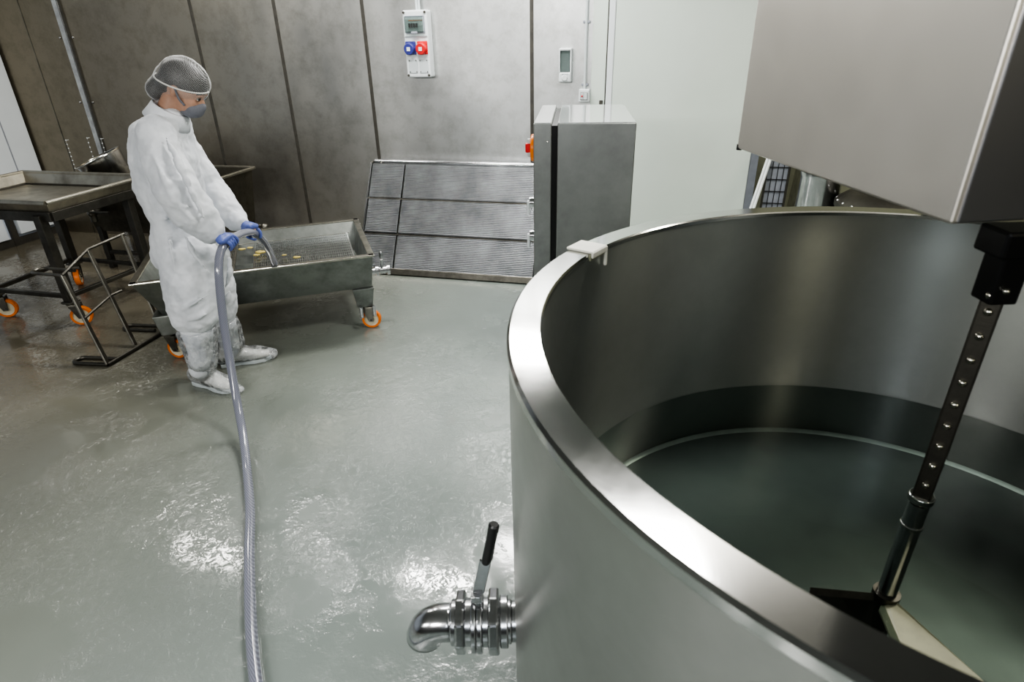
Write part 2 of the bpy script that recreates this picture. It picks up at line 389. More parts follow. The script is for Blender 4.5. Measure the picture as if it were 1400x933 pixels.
# left wall : frame strips, grooves, kick plates
L = S0
room_obj(MB().bx(L, L+.05, 4.42, WN-.02, .10, CEIL), 'door_2', M['white_frame'], bevel=.006)
room_obj(MB().bx(L, L+.03, 4.34, 4.40, 0, CEIL), 'trim_13', M['seam'])
room_obj(MB().bx(L, L+.04, 4.05, 4.30, .08, CEIL), 'trim_14', M['white_frame'], bevel=.006)
room_obj(MB().bx(L, L+.052, 4.60, 4.612, .1, CEIL), 'trim_15', M['grey_frame'])
room_obj(MB().bx(L, L+.02, N0, WN, 0, .07), 'baseboard_left', M['seam'])
room_obj(MB().bx(L, L+.045, 3.2, 4.0, .0, 2.1), 'door_3', M['grey_frame'], bevel=.01)

# ------------------------------------------------------------------ SMALL WALL FITTINGS  (thing origin on the wall, local x along wall, local -y out of the wall)
def wall_thing(name, label, cat, s, z, n=WN, **k): return thing(name, label, cat, RM(s, n, z), YAW, **k)
def rotx(a): return Matrix.Rotation(a, 3, 'X')
# power socket box
s0, z1 = RPs(549, 14, WN-.10); s1, z0 = RPs(591, 106, WN-.10)
w = s1-s0-.01; h = z1-z0; sc = (s0+s1)/2 - .005; zc = (z0+z1)/2
P = wall_thing('power_socket_box', 'white wall-mounted power box with breaker window, blue socket and red socket', 'socket box', sc, zc)
MB().bx(-w/2, w/2, -.10, 0, -h/2, h/2).build('housing', M['pvc'], P, bevel=.012, segs=3)
MB().bx(-w/2+.006, w/2-.006, -.106, -.10, h*.115, h*.135).build('divider', M['pvc2'], P)
f = MB().bx(-w*.40, w*.40, -.106, -.1, h*.16, h*.42).build('breaker_recess', M['grey_frame'], P, bevel=.004)
MB().bx(-w*.36, w*.36, -.110, -.104, h*.19, h*.39).build('breaker_panel', M['pvc2'], P)
for i in range(4):
    MB().bx(-w*.24+i*w*.1, -w*.24+i*w*.1+w*.07, -.122, -.108, h*.25, h*.31).build('breaker_switch', M['black'], P, bevel=.002)
MB().bx(w*.17, w*.30, -.113, -.108, h*.27, h*.33).build('residual_switch', M['pvc'], P)
MB().bx(w*-.24, w*.34, -.1125, -.108, h*.345, h*.352).build('marking_strip', M['orangep'], P)
MB().bx(-w*.38, w*.38, -.130, -.126, h*.17, h*.41).build('window_cover', M['window'], P)
MB().bx(-w*.12, w*.14, -.136, -.128, h*.155, h*.19).build('window_latch', M['grey_frame'], P, bevel=.003)
for nm, cx_, mt in (('blue_socket', -w*.24, 'blue'), ('red_socket', w*.25, 'red')):
    c = Vector((cx_, -.10, -h*.045))
    so = MB().bx(c.x-w*.215, c.x+w*.215, -.112, -.1, c.z-h*.105, c.z+h*.095).build(nm, M[mt], P, bevel=.006)
    MB().cyl(c+Vector((-.004, -.010, -.008)), c+Vector((-.006, -.040, -.010)), w*.225, w*.205, 32).build('socket_lid', M[mt], so, bevel=.004, smooth=True)
    MB().box(c+Vector((-.006, -.0415, -.010)), (.026, .003, .026)).build('lid_label', M['pvc'], so)
for cx_ in (-w*.21, w*.24):
    bp = MB().bx(cx_-w*.18, cx_+w*.18, -.104, -.1, -h*.43, -h*.22).build('blank_plate', M['pvc2'], P, bevel=.002)
    for sx in (-1, 1):
        for sz in (-h*.41, -h*.24): MB().cyl((cx_+sx*w*.14, -.107, sz), (cx_+sx*w*.14, -.103, sz), .004, seg=8).build('plate_screw', M['seam'], bp)
for sx in (-1, 1):
    for sz in (-1, 1): MB().cyl((sx*w*.43, -.108, sz*h*.465), (sx*w*.43, -.098, sz*h*.465), .009, seg=12).build('corner_screw', M['seam'], P)
mb = MB().tube(smoothpath([(w*.02, -.05, h/2-.01), (w*.0, -.045, h/2+.12), (-w*.1, -.03, h/2+.5), (-w*.1, -.03, CEIL-zc-.01)]), .009)
mb.tube(smoothpath([(w*.12, -.05, h/2-.01), (w*.10, -.045, h/2+.12), (w*.0, -.03, h/2+.5), (w*.0, -.03, CEIL-zc-.01)]), .009)
mb.build('supply_cable', M['pvc2'], P, smooth=True)
# dispenser
s0, z1 = RPs(764, 66, WN-.06); s1, z0 = RPs(780.5, 113, WN-.06); w = s1-s0; h = z1-z0
P = wall_thing('soap_dispenser', 'small white wall dispenser with clear front window and round push button', 'dispenser', (s0+s1)/2, (z0+z1)/2)
MB().bx(-w/2, w/2, -.022, 0, -h/2, h/2).build('back_plate', M['pvc2'], P, bevel=.006)
MB().bx(-w/2, w/2, -.06, -.02, -h/2, -h*.20).build('pump_cover', M['pvc'], P, bevel=.012, segs=3)
MB().bx(-w/2, w/2, -.06, -.02, h*.42, h/2).build('top_cap', M['pvc'], P, bevel=.01, segs=3)
MB().bx(-w*.4, w*.4, -.045, -.018, -h*.2, h*.42).build('clear_reservoir', M['window'], P, bevel=.004)
for sx in (-1, 1): MB().bx(sx*w*.5-sx*w*.1, sx*w*.5, -.058, -.02, -h*.22, h*.44).build('side_rail', M['pvc'], P, bevel=.003)
MB().cyl((0, -.070, -h*.36), (0, -.058, -h*.36), w*.22, seg=24).build('push_button', M['pvc'], P, bevel=.003, smooth=True)
MB().bx(-w*.25, w*.25, -.062, -.058, -h*.26, -h*.245).build('front_mark', M['grey_frame'], P)
# switch + conduit
s0, z1 = RPs(791.5, 122, WN-.04); s1, z0 = RPs(805.5, 140, WN-.04); w = s1-s0; h = z1-z0; sc = (s0+s1)/2; zc = (z0+z1)/2
P = wall_thing('wall_switch', 'small white switch box with red pilot light at end of thin conduit', 'switch', sc, zc)
MB().bx(-w/2, w/2, -.045, 0, -h/2, h/2).build('housing', M['pvc'], P, bevel=.008, segs=3)
MB().bx(-w*.34, w*.34, -.05, -.044, -h*.32, h*.26).build('rocker_frame', M['seam'], P, bevel=.003)
MB().bx(-w*.02, w*.31, -.054, -.048, -h*.29, h*.23).build('rocker', M['pvc2'], P, bevel=.002)
MB().bx(-w*.31, -w*.03, -.053, -.048, -h*.29, h*.23).build('pilot_plate', M['pvc2'], P, bevel=.002)
MB().sph((-w*.17, -.054, -h*.02), .008, 1).build('pilot_light', M['red'], P, smooth='all')
P2 = wall_thing('conduit_pipe', 'thin grey vertical conduit pipe running up the steel wall', 'pipe', sc, zc+h/2)
MB().cyl((0, -.02, 0), (0, -.02, CEIL-zc-h/2), .011, seg=16).build('pipe', M['pvc2'], P2, smooth=True)
for dz in (.03, .44, .9): MB().box((0, -.014, dz), (.05, .026, .018)).build('pipe_clamp', M['grey_frame'], P2, bevel=.003)
o = MB().box(RM(-.505, WN-.008, RPs(825, 140, WN)[1]), (.026, .012, .03), Matrix.Rotation(YAW, 3, 'Z')).build('door_sensor', M['seam'], bevel=.003)
tag(o, 'tiny dark square fitting on the pale door frame', 'fitting')
# dotted bead strings left
for k, (a, b, txt) in enumerate((((90, 192), (102.5, 236), 'leftmost white dotted bead string hanging on dark steel wall'),
                   ((119, 189), (126, 214), 'middle white dotted bead string above the tilted bucket'),
                   ((138, 190), (143.5, 214), 'white dotted bead string hanging along the bright wall trim'))):
    p = RP(*a, WN-.03); q = p.copy(); v = ray(*b); q.z = EYE.z + v.z*math.hypot(p.x, p.y)/math.hypot(v.x, v.y)
    mb = MB(); n = int((p.z-q.z)/.034)+1
    for i in range(n): mb.sph(p.lerp(q, i/(n-1)), .0065, 1)
    mb.cyl(p+Vector((0, 0, .01)), q, .0007, seg=4)
    mb.cyl(p, p+RN*.03, .003, seg=6)
    tag(mb.build('bead_chain', M['pvc'], smooth='all'), txt, 'chain', 'bead strings on the steel wall')

# ------------------------------------------------------------------ LEANING DRAIN RACK
zt = .85
tl = RP(506, 219, WN-.10); tl_s = tl.dot(RD); zt = tl.z
bl_n, bl_s = 4.27, -2.13
tr_s = RPs(740, 219, WN-.10)[0] ; wR = tr_s - tl_s + .02
P = thing('drain_rack', 'ridged stainless drain rack leaning on the steel wall, six mats in a frame', 'rack', RM(tl_s+.02, bl_n, 0), YAW)
ang = math.atan2(WN-.10-bl_n, zt); hyp = math.hypot(WN-.10-bl_n, zt)
Rl = Matrix.Rotation(-ang, 4, 'X')       # local z axis leans toward the wall
def lean(mb): mb.bm.transform(Rl); return mb
rows = [(.05, .345), (.36, .655), (.67, .965)]
xs = [(.01, .30), (.305, wR-.01)]
for (a, b) in rows:
    for (x0, x1) in xs:
        lean(MB().bx(x0+.004, x1-.004, -.012, .012, a*hyp, b*hyp)).build('drain_mat', M['ridged'], P, bevel=.003)
for (a, b) in rows[:2]:
    lean(MB().bx(.0, wR, -.004, .014, b*hyp, (b+.016)*hyp)).build('cross_rail', M['dark_steel'], P, bevel=.002)
for x in (0, wR): lean(MB().bar((x, 0, .02*hyp), (x, 0, .975*hyp), .014, .03)).build('side_frame', M['chrome'], P, bevel=.003)
lean(MB().bar((-.0, 0, .03*hyp), (wR, 0, .03*hyp), .03, .05)).build('bottom_rail', M['bar'], P, bevel=.004)
lean(MB().cyl((0.02, .02, hyp*.995), (wR, .02, hyp*.995), .022, seg=20)).build('top_tube', M['chrome'], P, smooth=True)
for x in (.01, .09): lean(MB().tube(arc((x, 0, .97*hyp), .018, 0, PI, 8, (0, 1, 0), (0, 0, 1)), .005, 8)).build('hook', M['bar'], P, smooth=True)

# ------------------------------------------------------------------ SINK behind the person
def legs4(P, pts, z0, z1, w, mat, name='leg'):
    for (x, y) in pts: MB().bar((x, y, z0), (x, y, z1), w).build(name, mat, P, bevel=.004)
P = thing('wash_sink', 'large deep dull steel wash trough on legs behind the worker', 'sink', RM(-4.62, 3.93, 0), YAW)
SW, SDp, SZ = 1.24, .66, .76
mb = MB().frustum((0.02, SW-.02, .02, SDp-.02), (.05, SW-.05, .07, SDp-.07), SZ, .33)
mb.build('basin', M['sink'], P, solid=.012)
for (a, b) in (((0, 0), (SW, 0)), ((SW, 0), (SW, SDp)), ((SW, SDp), (0, SDp)), ((0, SDp), (0, 0))):
    MB().bar((*a, SZ), (*b, SZ), .03, .022).build('rim', M['tray'], P, bevel=.005)
legs4(P, [(.08, .08), (SW-.08, .08), (.08, SDp-.08), (SW-.08, SDp-.08)], 0, .36, .045, M['dark_steel'])
for y in (.08, SDp-.08): MB().bar((.08, y, .14), (SW-.08, y, .14), .03).build('stretcher', M['dark_steel'], P, bevel=.003)
s_, z_ = RPs(130, 290, 3.9); x_ = s_+4.62
mb = MB().cyl((x_, .03, z_), (x_, -.07, z_), .022).cyl((x_, -.06, z_+.02), (x_, -.06, z_-.07), .026).sph((x_, -.06, z_), .036, 2)
v = mb.build('drain_valve', M['bar'], P, smooth=True)
MB().tube([(x_, -.07, z_+.015), (x_+.04, -.08, z_+.012), (x_+.19, -.08, z_+.012)], [.009, .009, .012]).build('handle', M['dark_steel'], v, smooth=True)
# small dark floor hardware beside the sink end
P = thing('floor_valve', 'small dark drain fitting beside the right end of the wash trough', 'valve', RM(-3.22, 4.35, 0), YAW)
MB().cyl((0, 0, 0), (0, 0, .30), .02).build('pipe', M['dark_steel'], P, smooth=True)
MB().sph((0, 0, .32), .035).cyl((0, 0, .32), (-.09, 0, .34), .014).build('valve_body', M['bar'], P, smooth=True)

# ------------------------------------------------------------------ TILTED BUCKET
c = Z(134, 215.5, .93)
bc = RP(134, 215.5, 4.25)
P = thing('steel_bucket', 'polished stainless steel bucket lying tilted on the wash trough', 'bucket', bc, 0)
ax = (RP(176, 268, 4.25)-bc).normalized()*1.0
vv = bc-EYE; vv.normalize(); ax = (ax - vv*ax.dot(vv)).normalized(); ax = (ax + vv*.05).normalized()
Rb = ax.to_track_quat('Z', 'Y').to_matrix().to_4x4()
k = .18
MB().lathe([(k*1.03, -.006), (k*1.03, .006), (k, .008), (k*.80, .23), (k*.76, .24), (0, .242)], 48, Rb).build('bucket_wall', M['chrome'], P, smooth=True, solid=.004)
rr = [Rb @ Vector((k*1.03*math.cos(t), k*1.03*math.sin(t), 0)) for t in [2*PI*i/48 for i in range(48)]]
MB().tube(rr, .006, 8, closed=True).build('rolled_rim', M['cartrim'], P, smooth=True)

# ------------------------------------------------------------------ CASTERS
def caster(P, x, y, top, r=.062, rot=0, w=.036, dark=False):
    R = Matrix.Translation((x, y, 0)) @ Matrix.Rotation(rot, 4, 'Z')
    def T(mb): mb.bm.transform(R); return mb
    c = T(MB().cyl((0, 0, top-.012), (0, 0, top), .035, seg=20).bx(-.02, .05, -w*.85, w*.85, top-.03, top-.012)).build('caster', M['bar'], P, bevel=.002)
    mb = MB().bx(-.018, .05, -w*.8, w*.8, top-.032, top-.022)
    for sy in (-1, 1): mb.poly([(-.018, sy*w*.8, top-.02), (.05, sy*w*.8, top-.02), (.048, sy*w*.8, r-.012), (.018, sy*w*.8, r-.012)], .003*sy, (0, 1, 0))
    T(mb).build('fork', M['dark_steel'] if dark else M['bar'], c, bevel=.001)
    Rw = Matrix.Translation((.033, 0, r)) @ Matrix.Rotation(PI/2, 4, 'X')
    T(MB().lathe([(r*.74, -w*.5), (r*.95, -w*.5), (r, -w*.3), (r, w*.3), (r*.95, w*.5), (r*.74, w*.5), (r*.74, -w*.5)], 40, Rw)).build('tyre', M['orange'], c, smooth=True)
    T(MB().lathe([(0, -w*.4), (r*.3, -w*.5), (r*.34, -w*.3), (r*.66, -w*.3), (r*.75, -w*.48), (r*.75, w*.48), (r*.66, w*.3), (r*.34, w*.3), (r*.3, w*.5), (0, w*.4)], 32, Rw)).build('hub', M['hub'], c, smooth=True)
    T(MB().cyl((.033, -w*.95, r), (.033, w*.95, r), .007, seg=10)).build('axle', M['dark_steel'], c)
    return c

# ------------------------------------------------------------------ TRAY TABLE left
A = Z(62, 278, .85); Bc = Z(192, 240, .85); Cc = Z(28, 235, .85)
xd = (Bc-Cc); xd.z = 0; TL = 1.13; yawT = math.atan2(xd.y, xd.x)
P = thing('tray_table', 'steel tray table on orange casters at the left edge of the picture', 'table', (A.x, A.y, 0), yawT)
TWd = (Bc-A).length; zT = .85
def tray_parts(P):
    x0, x1, y0, y1 = -TL, 0, 0, TWd
    MB().frustum((x0+.02, x1-.02, y0+.02, y1-.02), (x0+.05, x1-.05, y0+.05, y1-.05), zT-.005, zT-.085).build('tray_pan', M['tray'], P, solid=.006)
    for (a, b) in (((x0, y0), (x1, y0)), ((x1, y0), (x1, y1)), ((x1, y1), (x0, y1)), ((x0, y1), (x0, y0))):
        MB().cyl((*a, zT), (*b, zT), .013, seg=12).bar((*a, zT-.004), (*b, zT-.004), .035, .008).build('rim', M['tray'], P, smooth=True)
    for (a, b) in (((x0, y0), (x1, y0)), ((x1, y0), (x1, y1)), ((x1, y1), (x0, y1)), ((x0, y1), (x0, y0))):
        a2 = (a[0]+(.045 if a[0] == x0 else -.045), a[1]+(.045 if a[1] == y0 else -.045)); b2 = (b[0]+(.045 if b[0] == x0 else -.045), b[1]+(.045 if b[1] == y0 else -.045))
        MB().bar((*a2, zT-.10), (*b2, zT-.10), .03, .06).build('apron', M['dark_steel'], P, bevel=.003)
tray_parts(P)
inv = P.matrix_basis.inverted()
lp = []
for (px, py) in ((100, 445), (110, 386), (5, 434)): q = inv @ Z(px, py, 0); lp.append((q.x, q.y))
LP = [(-.13, .035), (-.78, .045), (-.08, .68), (-.80, .71)]
print('tray legs from px', lp, 'using', LP, 'W', TWd)
for i, (x, y) in enumerate(LP):
    MB().bar((x, y, .18), (x, y, zT-.09), .056).build('leg', M['dark_steel'], P, bevel=.004)
    MB().bx(x-.04, x+.04, y-.04, y+.04, .165, .18).build('caster_plate', M['bar'], P, bevel=.002)
    caster(P, x, y, .165, .066, rot=(.62, .6, .5, -.9)[i], w=.038, dark=True)
for a, b in ((0, 1), (0, 2), (1, 3), (2, 3)):
    MB().bar((*LP[a], .21), (*LP[b], .21), .028).build('stretcher', M['dark_steel'], P, bevel=.003)

# ------------------------------------------------------------------ LADDER-LIKE STAND
g1, g2 = Z(148, 499, .012), Z(206, 460, .012)
b1, b2 = g1, Z(185, 472, .012); b3 = Z(222, 455, .012)
t1, t2, t3 = Z(85, 377, .50), Z(120, 341, .57), Z(167, 321, .60)
P = thing('tube_stand', 'low ladder-like stand of flat steel bars with looped feet before the tray table', 'stand', (g1.x, g1.y, 0))
r = .012
for (a, b) in ((b1, t1), (b2, t2), (b3, t3)): MB().bar(a, b, .034, .012, up=(1, 0, 0)).build('post', M['bar'], P, world=P, bevel=.003)
bz = (b3-b1)
MB().tube([b1, b1.lerp(b3, .5), b3+bz*.1], .012).build('base_rail', M['dark_steel'], P, world=P, smooth=True)
MB().tube([t1.lerp(t2, -.0)+Vector((0, 0, .0)), t2, t3, t3+(t3-t2)*.05], .009).build('top_rail', M['dark_steel'], P, world=P, smooth=True)
m1 = b1.lerp(t1, .52); m2 = b2.lerp(t2, .52); m3 = b3.lerp(t3, .52)
MB().tube([m1, m2, m2.lerp(m3, .35)], .008).build('middle_rail', M['dark_steel'], P, world=P, smooth=True)
def loop(p, dirv, L_, W_, rad, name, mat):
    dirv = dirv.normalized(); sd = Vector((-dirv.y, dirv.x, 0)); pts = [p]
    c = p + dirv*(L_-W_/2) + sd*(-W_/2)
    pts += [c + sd*(W_/2)*math.cos(t) + dirv*(W_/2)*math.sin(t) for t in [PI*i/10 for i in range(11)]]
    pts += [p - sd*W_]
    MB().tube(pts, rad).build(name, mat, P, world=P, smooth=True)
fd = Z(103, 497, .012)-g1
loop(g1, fd, .24, .075, .012, 'foot_loop', M['dark_steel'])
g4 = Z(212, 452, .012); loop(g4, fd, .24, .07, .012, 'foot_loop', M['dark_steel'])
fd2 = Z(38, 373, .50)-t1; fd2.z = 0
loop(t1, fd2, .25, .085, .010, 'top_loop', M['bar'])

# ------------------------------------------------------------------ DRAINING CART
zc = .52
NL = Z(175, 391, zc); NR = Z(512, 350, zc); FR = Z(493, 299, zc)
xd = NR-NL; yawC = math.atan2(xd.y, xd.x); CL = xd.length; CWd = (FR-NR).length
P = thing('draining_cart', 'long steel draining cart on orange casters in front of the worker', 'cart', (NL.x, NL.y, 0), yawC)
t = .030
outer = (0, CL, 0, CWd); inn = (.035, CL-.035, .035, CWd-.035); 
botr = (.10, CL-.03, .10, CWd-.10); zb = .285
MB().frustum((.01, CL-.01, .01, CWd-.01), botr, zc-.005, zb).build('basin_shell', M['cart'], P, bevel=.004)
# inner liner drawn open: shell top is open, liner slightly inside
MB().frustum(inn, (.125, CL-.06, .125, CWd-.125), zc+.001, zb+.03).build('basin_liner', M['cart'], P)
for (a, b, w_) in (((0, 0), (CL, 0), 1), ((CL, 0), (CL, CWd), 1), ((CL, CWd), (0, CWd), 1), ((0, CWd), (0, 0), 1)):
    d_ = (Vector((*b, 0))-Vector((*a, 0))).normalized(); nrm = Vector((-d_.y, d_.x, 0))*.018
    MB().bar(Vector((*a, zc))+nrm, Vector((*b, zc))+nrm, .040, .012).build('rim', M['cartrim'], P, bevel=.004)
# grid panels
def grid(name, x0, x1, y0, y1, z, nx, ny, mat, rise=0):
    mb = MB()
    for i in range(nx+1):
        x = x0+(x1-x0)*i/nx; mb.bar((x, y0, z), (x, y1, z+rise), .0055, .006)
    for j in range(ny+1):
        y = y0+(y1-y0)*j/ny; mb.bar((x0, y, z+rise*j/ny), (x1, y, z+rise*j/ny), .005, .006)
    for (a, b) in (((x0, y0), (x1, y0)), ((x0, y1), (x1, y1)), ((x0, y0), (x0, y1)), ((x1, y0), (x1, y1))):
        za = z+rise*(a[1] == y1); zb_ = z+rise*(b[1] == y1); mb.bar((*a, za), (*b, zb_), .012)
    return mb
mb = grid('g', .62, CL-.10, .16, CWd-.06, .40, 46, 14, None, .04); g = mb.build('strainer_grid', M['chrome'], P)
mb = grid('g', .30, .50, .20, CWd-.06, .42, 16, 12, None, .03); mb.build('strainer_grid', M['bar'], P)
MB().bx(.15, CL-.08, CWd-.07, CWd-.055, .40, .445).build('support_ledge', M['cartrim'], P, bevel=.002)
MB().bx(.15, CL-.08, .135, .15, .375, .39).build('support_ledge', M['cart'], P, bevel=.002)
# legs and casters
for (x, y) in ((.115, .13), (CL-.09, .13), (.115, CWd-.13), (CL-.09, CWd-.13)):
    MB().box((x, y, .225), (.135, .13, .13), taper=(.72, .72)).build('leg', M['cart'], P, bevel=.004)
caster(P, .10, .12, .165, .062, rot=-.5); caster(P, CL-.09, .12, .165, .062, rot=-.25)
caster(P, .10, CWd-.12, .165, .062, rot=.4); caster(P, CL-.09, CWd-.12, .165, .062, rot=.3)
for x in (CL-.12, CL-.04): MB().cyl((x, .06, .10), (x, .06, .17), .012).build('leg_stud', M['chrome'], P, smooth=True)
# outlet valve right end
v = MB().cyl((CL-.03, .22, .345), (CL+.02, .22, .345), .02).cyl((CL+.015, .22, .345), (CL+.035, .22, .345), .034).cyl((CL+.04, .22, .345), (CL+.09, .22, .345), .024).cyl((CL+.088, .22, .345), (CL+.108, .22, .345), .034).build('outlet_valve', M['chrome'], P, smooth=True)
MB().cyl((CL+.06, .22, .35), (CL+.06, .21, .42), .009).sph((CL+.06, .20, .455), (.013, .013, .03), 2).build('handle', M['chrome'], v, smooth=True)
cart_M = P.matrix_basis.copy()
# curd crumbs in the cart
random.seed(3)
for k, (px, py, rad) in enumerate(((355, 345, .03), (350, 349, .02), (330, 341, .022), (341, 339, .018), (405, 352, .022), (388, 349, .014))):
    q = Z(px, py, .445 if k < 5 else .44); mb = MB()
    mb.sph(q, (rad, rad*.7, rad*.35), 2); mb.sph(q+Vector((rad*.7, .004, 0)), (rad*.6, rad*.5, rad*.3), 2)
    o = mb.build('curd_crumb', M['curd'], smooth='all')
    tag(o, ['largest yellow curd smear between the two strainer grids', 'yellow curd crumb just below the largest smear', 'yellow curd crumb on the left strainer grid edge',
            'small yellow curd crumb at the far side of the cart gap', 'pale yellow curd lump on the left end of the long strainer grid', 'tiny curd crumb beside the hose mouth'][k], 'food scrap', 'curd crumbs in the draining cart')

# ------------------------------------------------------------------ CONTROL CABINET
fl = Z(729.2, 169, 1.35); fr = Z(870.5, 167.6, 1.35); yawK = math.radians(-6.0); KW = (fr-fl).length; KD = .80
P = thing('control_cabinet', 'tall stainless steel control cabinet with orange rotary switch on its left door', 'cabinet', (fl.x, fl.y, 0), yawK)
zt = 1.35; dw = .083; gp = .027
MB().bx(0, dw, 0, KD, .16, zt).build('door', M['cab'], P, bevel=.004)
MB().bx(dw-.004, dw+gp+.004, .012, KD-.02, .17, zt-.012).build('gasket', M['black'], P)
MB().bx(dw+gp, KW, 0, KD, .14, zt).build('body', M['cab'], P, bevel=.004)
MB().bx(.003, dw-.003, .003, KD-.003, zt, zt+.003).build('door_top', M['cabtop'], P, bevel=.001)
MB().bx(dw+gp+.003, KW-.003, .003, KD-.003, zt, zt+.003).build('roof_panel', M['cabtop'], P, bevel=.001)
for (x, y) in ((.14, .05), (KW-.05, .05), (.14, KD-.05), (KW-.05, KD-.05)): MB().bar((x, y, 0), (x, y, .15), .05).build('leg', M['dark_steel'], P, bevel=.003)
def cabz(py):
    v = ray(727, py); q = P.matrix_basis @ Vector((0, .06, 0)); return H + v.z*math.hypot(q.x, q.y)/math.hypot(v.x, v.y)
z_ = cabz(204)
sw = MB().cyl((-.018, .10, z_), (.0, .10, z_), .060, .066, 32).build('rotary_switch', M['orangep'], P, bevel=.004, smooth=True)
MB().box((-.030, .10, z_), (.030, .026, .045)).build('switch_knob', M['red'], sw, bevel=.006)
MB().box((-.026, .10, z_-.0), (.018, .022, .085)).build('switch_collar', M['pvc2'], sw, bevel=.006)
for py in (276, 321):
    z_ = cabz(py); l = MB().cyl((-.022, .045, z_), (0, .045, z_), .026, .030, 20).build('latch', M['chrome'], P, smooth=True)
    MB().box((-.028, .045, z_-.025), (.014, .02, .07)).build('latch_lever', M['pvc'], l, bevel=.004)
MB().sph((.065, -.001, 1.27), .004, 1).build('screw', M['cartrim'], P)

# ------------------------------------------------------------------ BACKGROUND RIGHT, beyond the pale panel
def at(px, py, n): s, z = RPs(px, py, n); return s, z
s_, z_ = at(1035, 250, 4.6)
for k, (a, b, txt) in enumerate((((1027, 283), (1050, 216), 'left white slim pole leaning beside the wire grid'), ((1031, 283), (1054, 216), 'right white slim pole leaning beside the wire grid'))):
    p = RP(*a, 4.45); q = RP(*b, 4.60); dd = q-p; p0 = p-dd*(p.z/dd.z)
    tag(MB().cyl(p0, q+dd*.5, .010, seg=10).build('leaning_pole', M['pvc'], smooth=True), txt, 'pole', 'white poles leaning behind the vat')
sA, zA = at(1040, 283, 4.70); sB, zB = at(1067, 224, 4.70)
P = thing('wire_grid_rack', 'dark wire grid rack standing behind the far rim of the vat', 'rack', RM(sA, 4.70, 0), YAW)
gw = .15
MB().bx(0, gw, .01, .03, 0.02, 1.4).build('back_panel', M['grey_frame'], P)
mb = MB()
for i in range(5): mb.bar((gw*i/4, 0, .02), (gw*i/4, 0, 1.4), .005)
for i in range(16): mb.bar((0, 0, .08+i*.085), (gw, 0, .08+i*.085), .006)
mb.build('wire_grid', M['rubber'], P)
for x in (0, gw): MB().bar((x, .0, 0), (x, .0, 1.42), .014).build('post', M['dark_steel'], P)
sA = at(1073, 283, 4.6)[0]
for i in range(5):
    o = MB().bx(0, .012, 0, .25, 0, 1.25).build('upright_tray', M['bar'] if i % 2 else M['cartrim'], bevel=.002)
    o.location = RM(sA+.02+i*.040, 4.55, 0); o.rotation_euler = (0, math.radians(3), YAW)
    tag(o, ['narrow steel tray stored upright, first from the wire grid rack', 'narrow steel tray stored upright, second from the wire grid rack', 'narrow steel tray stored upright, third from the wire grid rack',
            'narrow steel tray stored upright, fourth from the wire grid rack', 'narrow steel tray stored upright, last before the shiny drum'][i], 'tray', 'trays stored upright behind the vat')
c = RP(1118, 270, 4.35)
P = thing('steel_drum', 'shiny stainless steel drum behind the far rim of the vat', 'drum', (c.x, c.y, 0))
MB().lathe([(0, .01), (.12, .01), (.125, .02), (.125, .86), (.131, .87), (.131, .89), (.12, .89), (.118, .85), (0, .845)], 40).build('shell', M['chrome'], P, smooth=True)
c = RP(1185, 262, 4.1)
P = thing('mixing_kettle', 'dark steel kettle with bolted lid ring behind the shiny drum', 'kettle', (c.x+.16, c.y-.05, 0))
MB().lathe([(0, .12), (.25, .14), (.30, .25), (.30, .72), (.33, .73), (.33, .76), (.28, .80), (0, .93)], 48).build('body', M['dark_steel'], P, smooth=True)
mb = MB()
for i in range(24): mb.sph((.315*math.cos(i*PI/12), .315*math.sin(i*PI/12), .765), .012, 1)
mb.build('lid_bolts', M['chrome'], P, smooth='all')
for i in range(3): MB().bar((.22*math.cos(i*2.1), .22*math.sin(i*2.1), 0), (.22*math.cos(i*2.1), .22*math.sin(i*2.1), .3), .04).build('leg', M['dark_steel'], P)

# ------------------------------------------------------------------ VAT
VC = Vector((.9924, 1.1133, 0)); RO_, RI_ = 1.0023, .930; ZR = 1.15; ZB = .25; ZWt = .463
P = thing('steel_vat', 'huge round open stainless steel vat in the right foreground', 'vat', VC)
MB().lathe([(RO_-.002, .06), (RO_-.002, ZR-.028)], 160).lathe([(RO_-.002, .06), (0, .06)], 160).build('outer_wall', M['vat_out'], P, smooth=True)
MB().lathe([(RO_-.004, ZR-.030), (RO_+.001, ZR-.024), (RO_+.001, ZR-.006), (RO_-.005, ZR), (RI_+.004, ZR), (RI_, ZR-.004), (RI_, ZR-.014), (RI_+.005, ZR-.016)], 160).build('rim', M['rim'], P, smooth=True)
MB().lathe([(RI_+.002, ZR-.012), (RI_+.002, ZB)], 160).build('inner_wall', M['vat_in'], P, smooth=True)
MB().lathe([(RI_+.002, ZB), (0, ZB-.004)], 128).build('bottom', M['vat_bottom'], P, smooth=True)
MB().lathe([(RI_-.001, ZB+.012), (RI_-.006, ZB+.006), (RI_-.016, ZB+.001)], 128).build('bottom_weld', M['weld'], P, smooth=True)
for i in range(4):
    a = PI/4+i*PI/2; MB().cyl((.8*math.cos(a), .8*math.sin(a), 0), (.8*math.cos(a), .8*math.sin(a), .065), .05).build('foot', M['dark_steel'], P, smooth=True)
